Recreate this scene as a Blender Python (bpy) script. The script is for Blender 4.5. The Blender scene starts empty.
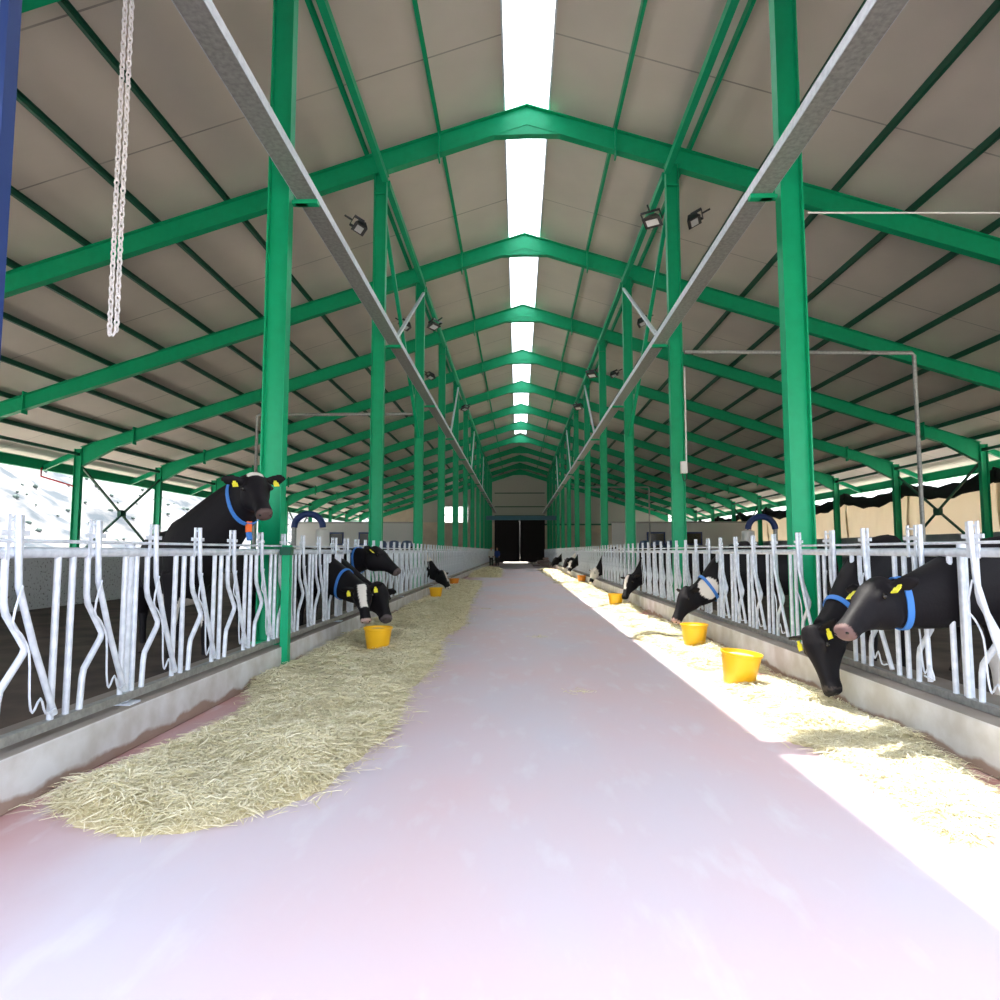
import bpy, bmesh, math, random
import numpy as np
from mathutils import Vector, Matrix, noise
random.seed(7); rng = np.random.default_rng(7)
D = bpy.data; SC = bpy.context.scene; COL = SC.collection
R = math.radians
# ---------------------------------------------------------------- camera
cd = D.cameras.new('camera'); cam = D.objects.new('camera', cd); COL.objects.link(cam)
cd.sensor_width = 36; cd.lens = 36*0.650; cd.clip_end = 1000
H = 1.45
cam.location = (0, 0, H); cam.rotation_euler = (R(90+4.49), 0, R(1.59))
SC.camera = cam
# ---------------------------------------------------------------- sky, sun, exposure
W = D.worlds.new('sky'); SC.world = W; W.use_nodes = True
wn = W.node_tree; wn.nodes.clear()
wo = wn.nodes.new('ShaderNodeOutputWorld'); wb = wn.nodes.new('ShaderNodeBackground')
st = wn.nodes.new('ShaderNodeTexSky'); st.sky_type = 'NISHITA'; st.sun_disc = False
st.sun_elevation = R(70); st.sun_rotation = R(-35); st.dust_density = 3.0; st.air_density = 0.8
hs = wn.nodes.new('ShaderNodeHueSaturation'); hs.inputs['Saturation'].default_value = 0.35
wn.links.new(st.outputs[0], hs.inputs['Color']); wn.links.new(hs.outputs[0], wb.inputs[0])
wb.inputs[1].default_value = 0.42
wn.links.new(wb.outputs[0], wo.inputs[0])
sl = D.lights.new('sun', 'SUN'); sl.energy = 4.8; sl.angle = R(0.5); sl.color = (1, 0.96, 0.88)
so = D.objects.new('sun', sl); COL.objects.link(so)
so.rotation_euler = Vector((2.05, -3.1, -11.1)).to_track_quat('-Z', 'Y').to_euler()
so.location = (-20, 40, 60)
vs = SC.view_settings; vs.view_transform = 'Standard'; vs.look = 'None'; vs.gamma = 1; vs.use_curve_mapping = False
vs.exposure = 1.62
# ---------------------------------------------------------------- helpers
def mat(name, col, rough=0.6, metal=0.0, noise_s=None, col2=None, bump=0.0, lo=0.35, hi=0.65, spec=0.5, detail=6, coord='Object', stretch=(1,1,1)):
    m = D.materials.new(name); m.use_nodes = True; nt = m.node_tree
    b = nt.nodes['Principled BSDF']
    b.inputs['Base Color'].default_value = (*col, 1); b.inputs['Roughness'].default_value = rough
    b.inputs['Metallic'].default_value = metal; b.inputs['Specular IOR Level'].default_value = spec
    if noise_s:
        tc = nt.nodes.new('ShaderNodeTexCoord'); mp = nt.nodes.new('ShaderNodeMapping'); mp.inputs['Scale'].default_value = stretch
        nt.links.new(tc.outputs[coord], mp.inputs[0])
        n = nt.nodes.new('ShaderNodeTexNoise'); n.inputs['Scale'].default_value = noise_s; n.inputs['Detail'].default_value = detail
        nt.links.new(mp.outputs[0], n.inputs['Vector'])
        r = nt.nodes.new('ShaderNodeValToRGB'); r.color_ramp.elements[0].position = lo; r.color_ramp.elements[1].position = hi
        r.color_ramp.elements[0].color = (*(col2 or col), 1); r.color_ramp.elements[1].color = (*col, 1)
        nt.links.new(n.outputs['Fac'], r.inputs[0]); nt.links.new(r.outputs[0], b.inputs['Base Color'])
        if bump:
            bp = nt.nodes.new('ShaderNodeBump'); bp.inputs['Strength'].default_value = bump; bp.inputs['Distance'].default_value = 0.02
            nt.links.new(n.outputs['Fac'], bp.inputs['Height']); nt.links.new(bp.outputs[0], b.inputs['Normal'])
    return m
class MB:
    def __init__(s): s.v = []; s.f = []
    def add(s, vs_, fs):
        o = len(s.v); s.v += [tuple(v) for v in vs_]; s.f += [tuple(i+o for i in f) for f in fs]; return s
    def box(s, x0, x1, y0, y1, z0, z1):
        return s.add([(x0,y0,z0),(x1,y0,z0),(x1,y1,z0),(x0,y1,z0),(x0,y0,z1),(x1,y0,z1),(x1,y1,z1),(x0,y1,z1)],
                     [(3,2,1,0),(4,5,6,7),(0,1,5,4),(1,2,6,5),(2,3,7,6),(3,0,4,7)])
    def bar(s, a, b, w, h, up=(0,0,1)):
        a = Vector(a); b = Vector(b); t = (b-a).normalized(); up = Vector(up)
        x = t.cross(up)
        if x.length < 1e-4: x = t.cross(Vector((1,0,0)))
        x.normalize(); y = x.cross(t).normalized()
        P = []
        for c in (a, b):
            for i, j in ((-1,-1),(1,-1),(1,1),(-1,1)): P.append(c + x*(w/2*i) + y*(h/2*j))
        return s.add(P, [(3,2,1,0),(4,5,6,7),(0,1,5,4),(1,2,6,5),(2,3,7,6),(3,0,4,7)])
    def ibeam(s, a, b, h, w, tf=0.016, tw=0.012, up=(0,0,1)):
        a = Vector(a); b = Vector(b); t = (b-a).normalized(); x = t.cross(Vector(up)).normalized(); y = x.cross(t).normalized()
        s.bar(a + y*(h/2-tf/2), b + y*(h/2-tf/2), w, tf, up); s.bar(a - y*(h/2-tf/2), b - y*(h/2-tf/2), w, tf, up)
        return s.bar(a, b, tw, h-2*tf, up)
    def tube(s, pts, r, n=8, closed=False):
        pts = [Vector(p) for p in pts]; N = len(pts)
        rs = r if isinstance(r, (list, tuple)) else [r]*N
        rings = []; prev = None
        for i, p in enumerate(pts):
            if closed: t = (pts[(i+1) % N]-pts[i-1]).normalized()
            else: t = (pts[min(i+1, N-1)]-pts[max(i-1, 0)]).normalized()
            if prev is None:
                x = t.orthogonal().normalized()
            else:
                x = (prev - t*prev.dot(t)).normalized()
            prev = x; y = t.cross(x)
            rings.append([p + (x*math.cos(2*math.pi*k/n)+y*math.sin(2*math.pi*k/n))*rs[i] for k in range(n)])
        V = [v for rg in rings for v in rg]; F = []
        for i in range(N if closed else N-1):
            j = (i+1) % N
            for k in range(n): F.append((i*n+k, i*n+(k+1) % n, j*n+(k+1) % n, j*n+k))
        if not closed: F.append(tuple(reversed(range(n)))); F.append(tuple((N-1)*n+k for k in range(n)))
        return s.add(V, F)
    def lathe(s, c, prof, n=24, cap0=True, cap1=False):
        V = []; F = []; c = Vector(c)
        for r, z in prof:
            for k in range(n): V.append((c.x+r*math.cos(2*math.pi*k/n), c.y+r*math.sin(2*math.pi*k/n), c.z+z))
        for i in range(len(prof)-1):
            for k in range(n): F.append((i*n+k, i*n+(k+1) % n, (i+1)*n+(k+1) % n, (i+1)*n+k))
        if cap0: F.append(tuple(reversed(range(n))))
        if cap1: F.append(tuple((len(prof)-1)*n+k for k in range(n)))
        return s.add(V, F)
    def loft(s, rings):
        n = len(rings[0]); V = [v for r in rings for v in r]; F = []
        for i in range(len(rings)-1):
            for k in range(n): F.append((i*n+k, i*n+(k+1) % n, (i+1)*n+(k+1) % n, (i+1)*n+k))
        F.append(tuple(reversed(range(n)))); F.append(tuple((len(rings)-1)*n+k for k in range(n)))
        return s.add(V, F)
    def build(s, name, m, parent=None, smooth=False, bevel=0):
        me = D.meshes.new(name); me.from_pydata(s.v, [], s.f)
        bm = bmesh.new(); bm.from_mesh(me); bmesh.ops.recalc_face_normals(bm, faces=bm.faces); bm.to_mesh(me); bm.free()
        if m: me.materials.append(m)
        if smooth: me.polygons.foreach_set('use_smooth', [True]*len(me.polygons)); 
        o = D.objects.new(name, me); COL.objects.link(o)
        if parent: o.parent = parent
        if bevel:
            b = o.modifiers.new('bevel', 'BEVEL'); b.width = bevel; b.segments = 2
        if smooth:
            me.set_sharp_from_angle(angle=R(50))
        return o
def tag(o, label, cat, group=None, kind=None):
    if label: o['label'] = label
    if cat: o['category'] = cat
    if group: o['group'] = group
    if kind: o['kind'] = kind
    return o
def struct(o, label=None): o['kind'] = 'structure'; 
def empty(name, loc, rz=0.0):
    o = D.objects.new(name, None); COL.objects.link(o); o.location = loc; o.rotation_euler = (0, 0, rz); o.empty_display_size = 0.1; return o
def kids(o): return [c for c in D.objects if c.parent == o]
def copy_tree(o, parent=None, K=None):
    if K is None:
        K = {}
        for c in D.objects:
            if c.parent: K.setdefault(c.parent, []).append(c)
    c = o.copy(); COL.objects.link(c); c.parent = parent
    for ch in K.get(o, []): copy_tree(ch, c, K)
    return c
ORD = ['first','second','third','fourth','fifth','sixth','seventh','eighth','ninth','tenth','eleventh','twelfth','thirteenth','fourteenth']
# ---------------------------------------------------------------- materials
GREEN = mat('green_paint', (0.004, 0.40, 0.18), 0.42, noise_s=6, col2=(0.004, 0.36, 0.16), spec=.3, lo=.3, hi=.6)
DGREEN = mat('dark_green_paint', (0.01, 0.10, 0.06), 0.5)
GALV = mat('galvanised_steel', (0.78, 0.84, 0.92), 0.38, 0.15, noise_s=14, col2=(0.62, 0.68, 0.76), bump=0.05)
GALVD = mat('dull_galvanised_steel', (0.42, 0.43, 0.42), 0.5, 0.5, noise_s=20, col2=(0.3, 0.31, 0.3))
CONC = mat('curb_concrete', (0.72, 0.72, 0.73), 0.85, noise_s=3.5, col2=(0.55, 0.53, 0.50), bump=0.25)
def add_dirt(m, h):
    nt = m.node_tree; b = nt.nodes['Principled BSDF']; src = b.inputs['Base Color'].links[0].from_socket
    tc = nt.nodes.new('ShaderNodeTexCoord'); sp = nt.nodes.new('ShaderNodeSeparateXYZ'); nt.links.new(tc.outputs['Object'], sp.inputs[0])
    n = nt.nodes.new('ShaderNodeTexNoise'); n.inputs['Scale'].default_value = 2.5; n.inputs['Detail'].default_value = 6; nt.links.new(tc.outputs['Object'], n.inputs['Vector'])
    ad = nt.nodes.new('ShaderNodeMath'); ad.operation = 'MULTIPLY_ADD'; ad.inputs[1].default_value = -.22; nt.links.new(n.outputs['Fac'], ad.inputs[0]); nt.links.new(sp.outputs['Z'], ad.inputs[2])
    mr = nt.nodes.new('ShaderNodeMapRange'); mr.inputs[1].default_value = -.02; mr.inputs[2].default_value = -.09+.04; mr.inputs[3].default_value = 0; mr.inputs[4].default_value = .85; nt.links.new(ad.outputs[0], mr.inputs[0])
    mx = nt.nodes.new('ShaderNodeMix'); mx.data_type = 'RGBA'; mx.inputs['B'].default_value = (0.30, 0.19, 0.13, 1); nt.links.new(mr.outputs[0], mx.inputs['Factor']); nt.links.new(src, mx.inputs['A'])
    g = nt.nodes.new('ShaderNodeNewGeometry'); s2 = nt.nodes.new('ShaderNodeSeparateXYZ'); nt.links.new(g.outputs['Normal'], s2.inputs[0])
    gt = nt.nodes.new('ShaderNodeMath'); gt.operation = 'GREATER_THAN'; gt.inputs[1].default_value = .9; nt.links.new(s2.outputs['Z'], gt.inputs[0])
    m2 = nt.nodes.new('ShaderNodeMix'); m2.data_type = 'RGBA'; m2.inputs['B'].default_value = (0.22, 0.18, 0.14, 1); m3 = nt.nodes.new('ShaderNodeMath'); m3.operation = 'MULTIPLY'; m3.inputs[1].default_value = .8
    nt.links.new(gt.outputs[0], m3.inputs[0]); nt.links.new(m3.outputs[0], m2.inputs['Factor']); nt.links.new(mx.outputs['Result'], m2.inputs['A']); nt.links.new(m2.outputs['Result'], b.inputs['Base Color'])
add_dirt(CONC, .3)
WALLC = mat('rough_concrete', (0.46, 0.47, 0.48), 0.9, noise_s=16, col2=(0.12, 0.11, 0.1), lo=.30, hi=.44, bump=0.4)
BLACK = mat('black_plastic', (0.02, 0.02, 0.024), 0.4)
BLUE = mat('blue_webbing', (0.05, 0.22, 0.65), 0.6)
NAVY = mat('navy_paint', (0.02, 0.05, 0.2), 0.5)
ORANGE = mat('orange_plastic', (0.9, 0.16, 0.02), 0.5)
YELLOW = mat('yellow_plastic', (0.95, 0.52, 0.015), 0.38)
TAGY = mat('yellow_tag', (0.85, 0.78, 0.04), 0.5)
WHITE = mat('white_paint', (0.78, 0.78, 0.76), 0.6)
ROPE = mat('white_chain', (0.8, 0.8, 0.82), 0.4)
BEIGE = mat('beige_plaster', (0.66, 0.57, 0.45), 0.85, noise_s=1.2, col2=(0.58, 0.49, 0.39))
CLAD = mat('grey_cladding', (0.46, 0.48, 0.43), 0.7)
DARK = mat('dark_door', (0.012, 0.008, 0.009), 0.8)
FEED = mat('bucket_feed', (0.75, 0.62, 0.3), 0.9, noise_s=60, col2=(0.5, 0.38, 0.15), bump=0.5)
RED = mat('red_pipe', (0.5, 0.04, 0.05), 0.5)
HOOF = mat('hoof', (0.08, 0.06, 0.05), 0.6)
EYE = mat('eye', (0.01, 0.008, 0.006), 0.1)
GLASS = mat('lamp_glass', (0.75, 0.78, 0.8), 0.1)
def ceiling_mat():
    m = mat('roof_lining', (0.76, 0.70, 0.63), 0.55, noise_s=0.55, col2=(0.66, 0.61, 0.55), lo=.3, hi=.7)
    nt = m.node_tree; b = nt.nodes['Principled BSDF']; src = b.inputs['Base Color'].links[0].from_socket
    tc = nt.nodes.new('ShaderNodeTexCoord'); sp = nt.nodes.new('ShaderNodeSeparateXYZ'); nt.links.new(tc.outputs['Object'], sp.inputs[0])
    mod = nt.nodes.new('ShaderNodeMath'); mod.operation = 'PINGPONG'; mod.inputs[1].default_value = 1.5; nt.links.new(sp.outputs['Y'], mod.inputs[0])
    lt = nt.nodes.new('ShaderNodeMath'); lt.operation = 'LESS_THAN'; lt.inputs[1].default_value = 0.018; nt.links.new(mod.outputs[0], lt.inputs[0])
    n2 = nt.nodes.new('ShaderNodeTexNoise'); n2.inputs['Scale'].default_value = 0.9; nt.links.new(tc.outputs['Object'], n2.inputs['Vector'])
    mu = nt.nodes.new('ShaderNodeMath'); mu.operation = 'MULTIPLY'; nt.links.new(lt.outputs[0], mu.inputs[0]); nt.links.new(n2.outputs['Fac'], mu.inputs[1])
    mx = nt.nodes.new('ShaderNodeMix'); mx.data_type = 'RGBA'; mx.inputs['B'].default_value = (0.16, 0.15, 0.14, 1)
    nt.links.new(mu.outputs[0], mx.inputs['Factor']); nt.links.new(src, mx.inputs['A']); nt.links.new(mx.outputs['Result'], b.inputs['Base Color'])
    return m
CEIL = ceiling_mat()
def floor_mat():
    m = D.materials.new('aisle_floor'); m.use_nodes = True; nt = m.node_tree; b = nt.nodes['Principled BSDF']
    tc = nt.nodes.new('ShaderNodeTexCoord')
    def nz(s, st_, d=8):
        mp = nt.nodes.new('ShaderNodeMapping'); mp.inputs['Scale'].default_value = st_; nt.links.new(tc.outputs['Object'], mp.inputs[0])
        n = nt.nodes.new('ShaderNodeTexNoise'); n.inputs['Scale'].default_value = s; n.inputs['Detail'].default_value = d; nt.links.new(mp.outputs[0], n.inputs['Vector']); return n
    n1 = nz(0.55, (1, 0.5, 1)); r1 = nt.nodes.new('ShaderNodeValToRGB'); r1.color_ramp.elements[0].position = .38; r1.color_ramp.elements[1].position = .62
    r1.color_ramp.elements[0].color = (0.68, 0.53, 0.57, 1); r1.color_ramp.elements[1].color = (0.62, 0.58, 0.66, 1)
    nt.links.new(n1.outputs['Fac'], r1.inputs[0])
    # redder paint where fewer wheels pass, along both curbs
    sp = nt.nodes.new('ShaderNodeSeparateXYZ'); nt.links.new(tc.outputs['Object'], sp.inputs[0])
    ab = nt.nodes.new('ShaderNodeMath'); ab.operation = 'ABSOLUTE'; nt.links.new(sp.outputs['X'], ab.inputs[0])
    n2 = nz(1.3, (1, 0.6, 1)); ad = nt.nodes.new('ShaderNodeMath'); ad.operation = 'ADD'; nt.links.new(ab.outputs[0], ad.inputs[0]); nt.links.new(n2.outputs['Fac'], ad.inputs[1])
    mr = nt.nodes.new('ShaderNodeMapRange'); mr.inputs[1].default_value = 2.4; mr.inputs[2].default_value = 3.5; nt.links.new(ad.outputs[0], mr.inputs[0])
    mx = nt.nodes.new('ShaderNodeMix'); mx.data_type = 'RGBA'; mx.inputs['B'].default_value = (0.50, 0.24, 0.22, 1)
    nt.links.new(mr.outputs[0], mx.inputs['Factor']); nt.links.new(r1.outputs[0], mx.inputs['A'])
    n3 = nz(5, (1, .35, 1)); r3 = nt.nodes.new('ShaderNodeValToRGB'); r3.color_ramp.elements[0].position = .56; r3.color_ramp.elements[1].position = .72
    r3.color_ramp.elements[0].color = (0, 0, 0, 1); r3.color_ramp.elements[1].color = (.5, .5, .5, 1); nt.links.new(n3.outputs['Fac'], r3.inputs[0])
    m2 = nt.nodes.new('ShaderNodeMix'); m2.data_type = 'RGBA'; m2.inputs['B'].default_value = (0.72, 0.71, 0.76, 1)
    nt.links.new(r3.outputs[0], m2.inputs['Factor']); nt.links.new(mx.outputs['Result'], m2.inputs['A'])
    nt.links.new(m2.outputs['Result'], b.inputs['Base Color'])
    b.inputs['Roughness'].default_value = 0.5; b.inputs['Specular IOR Level'].default_value = 0.35
    bp = nt.nodes.new('ShaderNodeBump'); bp.inputs['Strength'].default_value = 0.08; nt.links.new(n3.outputs['Fac'], bp.inputs['Height']); nt.links.new(bp.outputs[0], b.inputs['Normal'])
    return m
FLOOR = floor_mat()
MUD = mat('pen_soil', (0.085, 0.06, 0.045), 0.9, noise_s=1.6, col2=(0.03, 0.022, 0.018), bump=0.5)
HILL = mat('pale_hillside', (0.15, 0.147, 0.143), 1.0, noise_s=0.35, col2=(0.03, 0.042, 0.052), lo=.36, hi=.54, detail=9, bump=.6)
SCRUB = mat('grey_green_scrub', (0.07, 0.10, 0.09), 0.9)
GROUND = mat('dusty_ground', (0.5, 0.46, 0.4), 1.0, noise_s=1, col2=(0.42, 0.38, 0.32))
def straw_mat(name, a, b_, c):
    m = D.materials.new(name); m.use_nodes = True; nt = m.node_tree; b = nt.nodes['Principled BSDF']
    g = nt.nodes.new('ShaderNodeNewGeometry'); r = nt.nodes.new('ShaderNodeValToRGB')
    r.color_ramp.elements[0].color = (*a, 1); r.color_ramp.elements[1].color = (*b_, 1); e = r.color_ramp.elements.new(.5); e.color = (*c, 1)
    nt.links.new(g.outputs['Random Per Island'], r.inputs[0]); nt.links.new(r.outputs[0], b.inputs['Base Color']); b.inputs['Roughness'].default_value = .6
    return m
STRAW = straw_mat('straw', (0.62, 0.55, 0.30), (0.95, 0.91, 0.72), (0.86, 0.80, 0.56))
STRAWB = mat('straw_bed', (0.78, 0.71, 0.46), 0.95, noise_s=30, col2=(0.55, 0.47, 0.27), bump=1.0)
def see_through(name, col, amount, translucent=True):
    m = D.materials.new(name); m.use_nodes = True; nt = m.node_tree; nt.nodes.clear()
    o = nt.nodes.new('ShaderNodeOutputMaterial'); t = nt.nodes.new('ShaderNodeBsdfTransparent'); d = nt.nodes.new('ShaderNodeBsdfTranslucent'); df = nt.nodes.new('ShaderNodeBsdfDiffuse')
    d.inputs[0].default_value = (*col, 1); df.inputs[0].default_value = (*col, 1)
    mx = nt.nodes.new('ShaderNodeMixShader'); mx.inputs[0].default_value = 0.5; nt.links.new(d.outputs[0], mx.inputs[1]); nt.links.new(df.outputs[0], mx.inputs[2])
    m2 = nt.nodes.new('ShaderNodeMixShader'); m2.inputs[0].default_value = amount; nt.links.new(mx.outputs[0], m2.inputs[1]); nt.links.new(t.outputs[0], m2.inputs[2])
    nt.links.new(m2.outputs[0], o.inputs[0]); return m
SKYL = see_through('polycarbonate_skylight', (0.9, 0.93, 0.95), 0.82)
TARP = see_through('beige_tarpaulin', (0.84, 0.76, 0.63), 0.0)
SHADE = mat('black_shade_cloth', (0.015, 0.018, 0.018), 0.8)
# ================================================================= STRUCTURE
X0 = 0.22; BAY = 6.0; YC = [2.1 + BAY*i for i in range(14)]      # frame lines, the last one carries the end wall
YEND = YC[-1]; EAVE_L = 18.1; EAVE_R = 18.45; SL = 0.32; ZR = 11.57
CL, CR = -3.10, 3.44                                              # column centre lines
def zr(x): return ZR - SL*abs(x - X0)                              # top of rafter
Y0 = 1.2
o = MB().add([(-2.86,-6,0),(3.06,-6,0),(3.06,YEND,0),(-2.86,YEND,0)], [(0,1,2,3)]).build('floor', FLOOR); struct(o)
o = MB().box(-21, -3.3, -6, YEND, -.1, .13).build('floor_left_pen', MUD); struct(o)
o = MB().box(3.5, 21, -6, YEND, -.1, .13).build('floor_right_pen', MUD); struct(o)
o = MB().add([(-300,-150,-.12),(300,-150,-.12),(300,400,-.12),(-300,400,-.12)], [(0,1,2,3)]).build('ground', GROUND); struct(o)
o = MB().box(-3.34, -2.83, -4, YEND-.1, 0, .31).build('curb_left', CONC, bevel=.012); struct(o)
o = MB().box(3.04, 3.72, -4, YEND-.1, 0, .34).build('curb_right', CONC, bevel=.012); struct(o)
def slab(xa, xb, y0, y1, dz, t, name, m):
    M = MB(); za, zb = zr(xa)+dz, zr(xb)+dz
    M.add([(xa,y0,za),(xb,y0,zb),(xb,y1,zb),(xa,y1,za),(xa,y0,za+t),(xb,y0,zb+t),(xb,y1,zb+t),(xa,y1,za+t)],
          [(0,1,2,3),(4,5,6,7),(0,1,5,4),(1,2,6,5),(2,3,7,6),(3,0,4,7)]); o = M.build(name, m); struct(o); return o
SKY_END = 56.1
slab(X0-20.7, X0-.51, Y0, YEND+.3, .16, .06, 'ceiling_left', CEIL)
slab(X0+.51, X0+20.9, Y0, YEND+.3, .16, .06, 'ceiling_right', CEIL)
c = MB()
for s in (-1, 1):
    c.add([(X0,SKY_END,ZR+.16),(X0+s*.51,SKY_END,zr(X0+.51)+.16),(X0+s*.51,YEND+.3,zr(X0+.51)+.16),(X0,YEND+.3,ZR+.16),
           (X0,SKY_END,ZR+.22),(X0+s*.51,SKY_END,zr(X0+.51)+.22),(X0+s*.51,YEND+.3,zr(X0+.51)+.22),(X0,YEND+.3,ZR+.22)],
          [(0,1,2,3),(4,5,6,7),(0,1,5,4),(1,2,6,5),(2,3,7,6),(3,0,4,7)])
struct(c.build('ceiling_ridge', CEIL))
# skylight
w = MB()
for s in (-1, 1):
    x = X0+s*.51; w.box(x-.02, x+.02, Y0, SKY_END, zr(x)+.10, zr(x)+.25)
wf = w.build('window_1', GALV); struct(wf)
for s in (-1, 1):
    w = MB(); x = X0+s*.5; w.add([(X0,Y0,ZR+.22),(x,Y0,zr(x)+.22),(x,SKY_END,zr(x)+.22),(X0,SKY_END,ZR+.22)], [(0,1,2,3)]); w.build('pane', SKYL, wf)
# end wall, door
def zc(x): return zr(x)+.17
e = MB(); T = .15; ya, yb = YEND+.1, YEND+.1+T
DX0, DX1, DZ = -2.9, 3.3, 5.45
def wallpoly(M, P): 
    n = len(P); M.add([(x,ya,z) for x,z in P]+[(x,yb,z) for x,z in P], [tuple(range(n)), tuple(range(2*n-1,n-1,-1))]+[(i,(i+1)%n,n+(i+1)%n,n+i) for i in range(n)])
wallpoly(e, [(-EAVE_L,0),(-11.9,0),(-11.9,zc(-11.9)),(-EAVE_L,zc(-EAVE_L))])
wallpoly(e, [(-11.9,0),(DX0,0),(DX0,5.0),(-11.9,5.0)]); wallpoly(e, [(DX1,0),(EAVE_R,0),(EAVE_R,4.7),(DX1,4.7)])
struct(e.build('wall_back', BEIGE))
e = MB(); wallpoly(e, [(DX1,4.7),(EAVE_R,4.7),(EAVE_R,zc(EAVE_R)),(DX1,zc(DX1))])
wallpoly(e, [(DX0,DZ),(DX1,DZ),(DX1,zc(DX1)),(X0,zc(X0)),(DX0,zc(DX0))])
wallpoly(e, [(-11.9,6.9),(DX0,6.9),(DX0,zc(DX0)),(-11.9,zc(-11.9))]); wallpoly(e, [(-6.2,5.0),(DX0,5.0),(DX0,6.9),(-6.2,6.9)])
wallpoly(e, [(-11.9,5.0),(-9.2,5.0),(-9.2,6.9),(-11.9,6.9)])
struct(e.build('wall_gable', CLAD))
e = MB(); e.box(-9.2,-6.2,ya-.04,ya+.06,5.85,5.95)
wd = e.build('window_2', DARK); struct(wd)
e = MB()
for z in (6.9, 8.6, 5.8): e.box(DX0, DX1, ya-.08, ya, z-.06, z+.06)
e.box(DX1, 17, ya-.1, ya, 4.6, 4.8); struct(e.build('trim_1', DGREEN))
d = MB(); d.box(DX0, X0, ya-.02, ya+.1, .12, DZ); d.box(X0+.005, DX1, ya-.02, ya+.1, .12, DZ); d.box(DX0, -1.8, ya-.02, ya+.1, 0, .12); d.box(1.2, DX1, ya-.02, ya+.1, 0, .12); d.box(DX0, DX0+.08, ya-.06, ya-.02, .07, DZ); struct(d.build('door_1', DARK))
d = MB(); d.ibeam((-3.0,61,4.55),(3.6,61,4.55),.4,.25)
tag(d.build('lintel_beam', mat('blue_grey_paint',(0.06,0.19,0.26),.5)), 'blue-grey steel beam spanning the aisle above the dark far door', 'beam')
# unseen gable above the near doorway, added to cut daylight on the rafters
e = MB()
def frontpoly(M, P):
    n = len(P); M.add([(x,Y0,z) for x,z in P]+[(x,Y0+T,z) for x,z in P], [tuple(range(n)), tuple(range(2*n-1,n-1,-1))]+[(i,(i+1)%n,n+(i+1)%n,n+i) for i in range(n)])
frontpoly(e, [(-EAVE_L,4.6),(EAVE_R,4.6),(EAVE_R,zc(EAVE_R)),(X0,zc(X0)),(-EAVE_L,zc(-EAVE_L))])
struct(e.build('wall_front_light_block', CLAD))
# side walls
struct(MB().box(-11.15, -11.0, -3, 18.2, 0, 1.46).build('wall_pen_divider', WALLC))
struct(MB().box(-EAVE_L-.5, -EAVE_L-.32, 18, YEND, -.1, 1.25).build('wall_left', WALLC))
struct(MB().box(EAVE_R+.32, EAVE_R+.5, -3, YEND, -.1, 2.2).build('wall_right', mat('blue_grey_wall',(0.40,0.43,0.47),.8,noise_s=2,col2=(0.32,0.35,0.39))))
# hillside outside the open left side, and lower rise on the right
def terrain(name, xa, xb, ya_, yb_, nx, ny, fn):
    V = [(xa+(xb-xa)*i/nx, ya_+(yb_-ya_)*j/ny, 0) for j in range(ny+1) for i in range(nx+1)]
    V = [(x, y, fn(x, y)) for x, y, _ in V]
    F = [(j*(nx+1)+i, j*(nx+1)+i+1, (j+1)*(nx+1)+i+1, (j+1)*(nx+1)+i) for j in range(ny) for i in range(nx)]
    M = MB(); M.add(V, F); o = M.build(name, HILL, smooth=True); struct(o); return o
def hl(x, y):
    d = max(0, -26-x); return -.12 + .62*d*(1-math.exp(-d/14)) + 1.6*min(1, d/12)*noise.noise(Vector((x*.09, y*.09, 0))) + .5*min(1, d/6)*noise.noise(Vector((x*.4, y*.4, 3)))
terrain('hillside', -130, -24, -40, 240, 90, 150, hl)
def ico(M, c, r, sq, seed):
    bm = bmesh.new(); bmesh.ops.create_icosphere(bm, subdivisions=2, radius=1)
    V = []
    for v in bm.verts:
        p = v.co; k = 1+.5*noise.noise(p*2.2+Vector((seed, seed*.3, 0))); V.append(Vector(c)+Vector((p.x*r*k, p.y*r*k, p.z*r*sq*k)))
    F = [tuple(v.index for v in f.verts) for f in bm.faces]; bm.free(); M.add(V, F)
S = MB()
for i in range(900):
    x = random.uniform(-75, -30); y = random.uniform(5, 140); ico(S, (x, y, hl(x, y)+.1), random.uniform(.08, .26), .8, i)
tag(S.build('hillside_scrub', SCRUB, smooth=True), 'grey-green scrub scattered over the pale hillside beyond the open left side', 'bushes', kind='stuff')
# ================================================================= COLUMNS, RAFTERS, PURLINS
def column_proto(h):
    r = empty('steel_column', (0, 0, 0))
    MB().ibeam((0,0,0), (0,0,h), .28, .17, up=(1,0,0)).build('column_shaft', GREEN, r)
    MB().box(-.17,.17,-.14,.14,.3,.345).build('base_plate', GREEN, r)
    MB().box(-.14,.14,-.085,.085,h-.5,h-.47).box(-.17,.17,-.1,.1,h-.02,h).build('cap_plate', GREEN, r)
    return r
first = {}
def column(x, y, side, n, h):
    key = round(h, 2)
    if key not in first: first[key] = column_proto(h); o = first[key]
    else: o = copy_tree(first[key])
    o.location = (x, y, 0)
    tag(o, f'tall green steel column on the {side} feed curb, {ORD[n]} from the camera', 'column', f'green columns along the {side} side of the aisle'); return o
for i, y in enumerate(YC[1:13]):
    column(CL, y, 'left', i, zr(CL)-.5); column(CR, y-.1, 'right', i, zr(CR)-.5)
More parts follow.
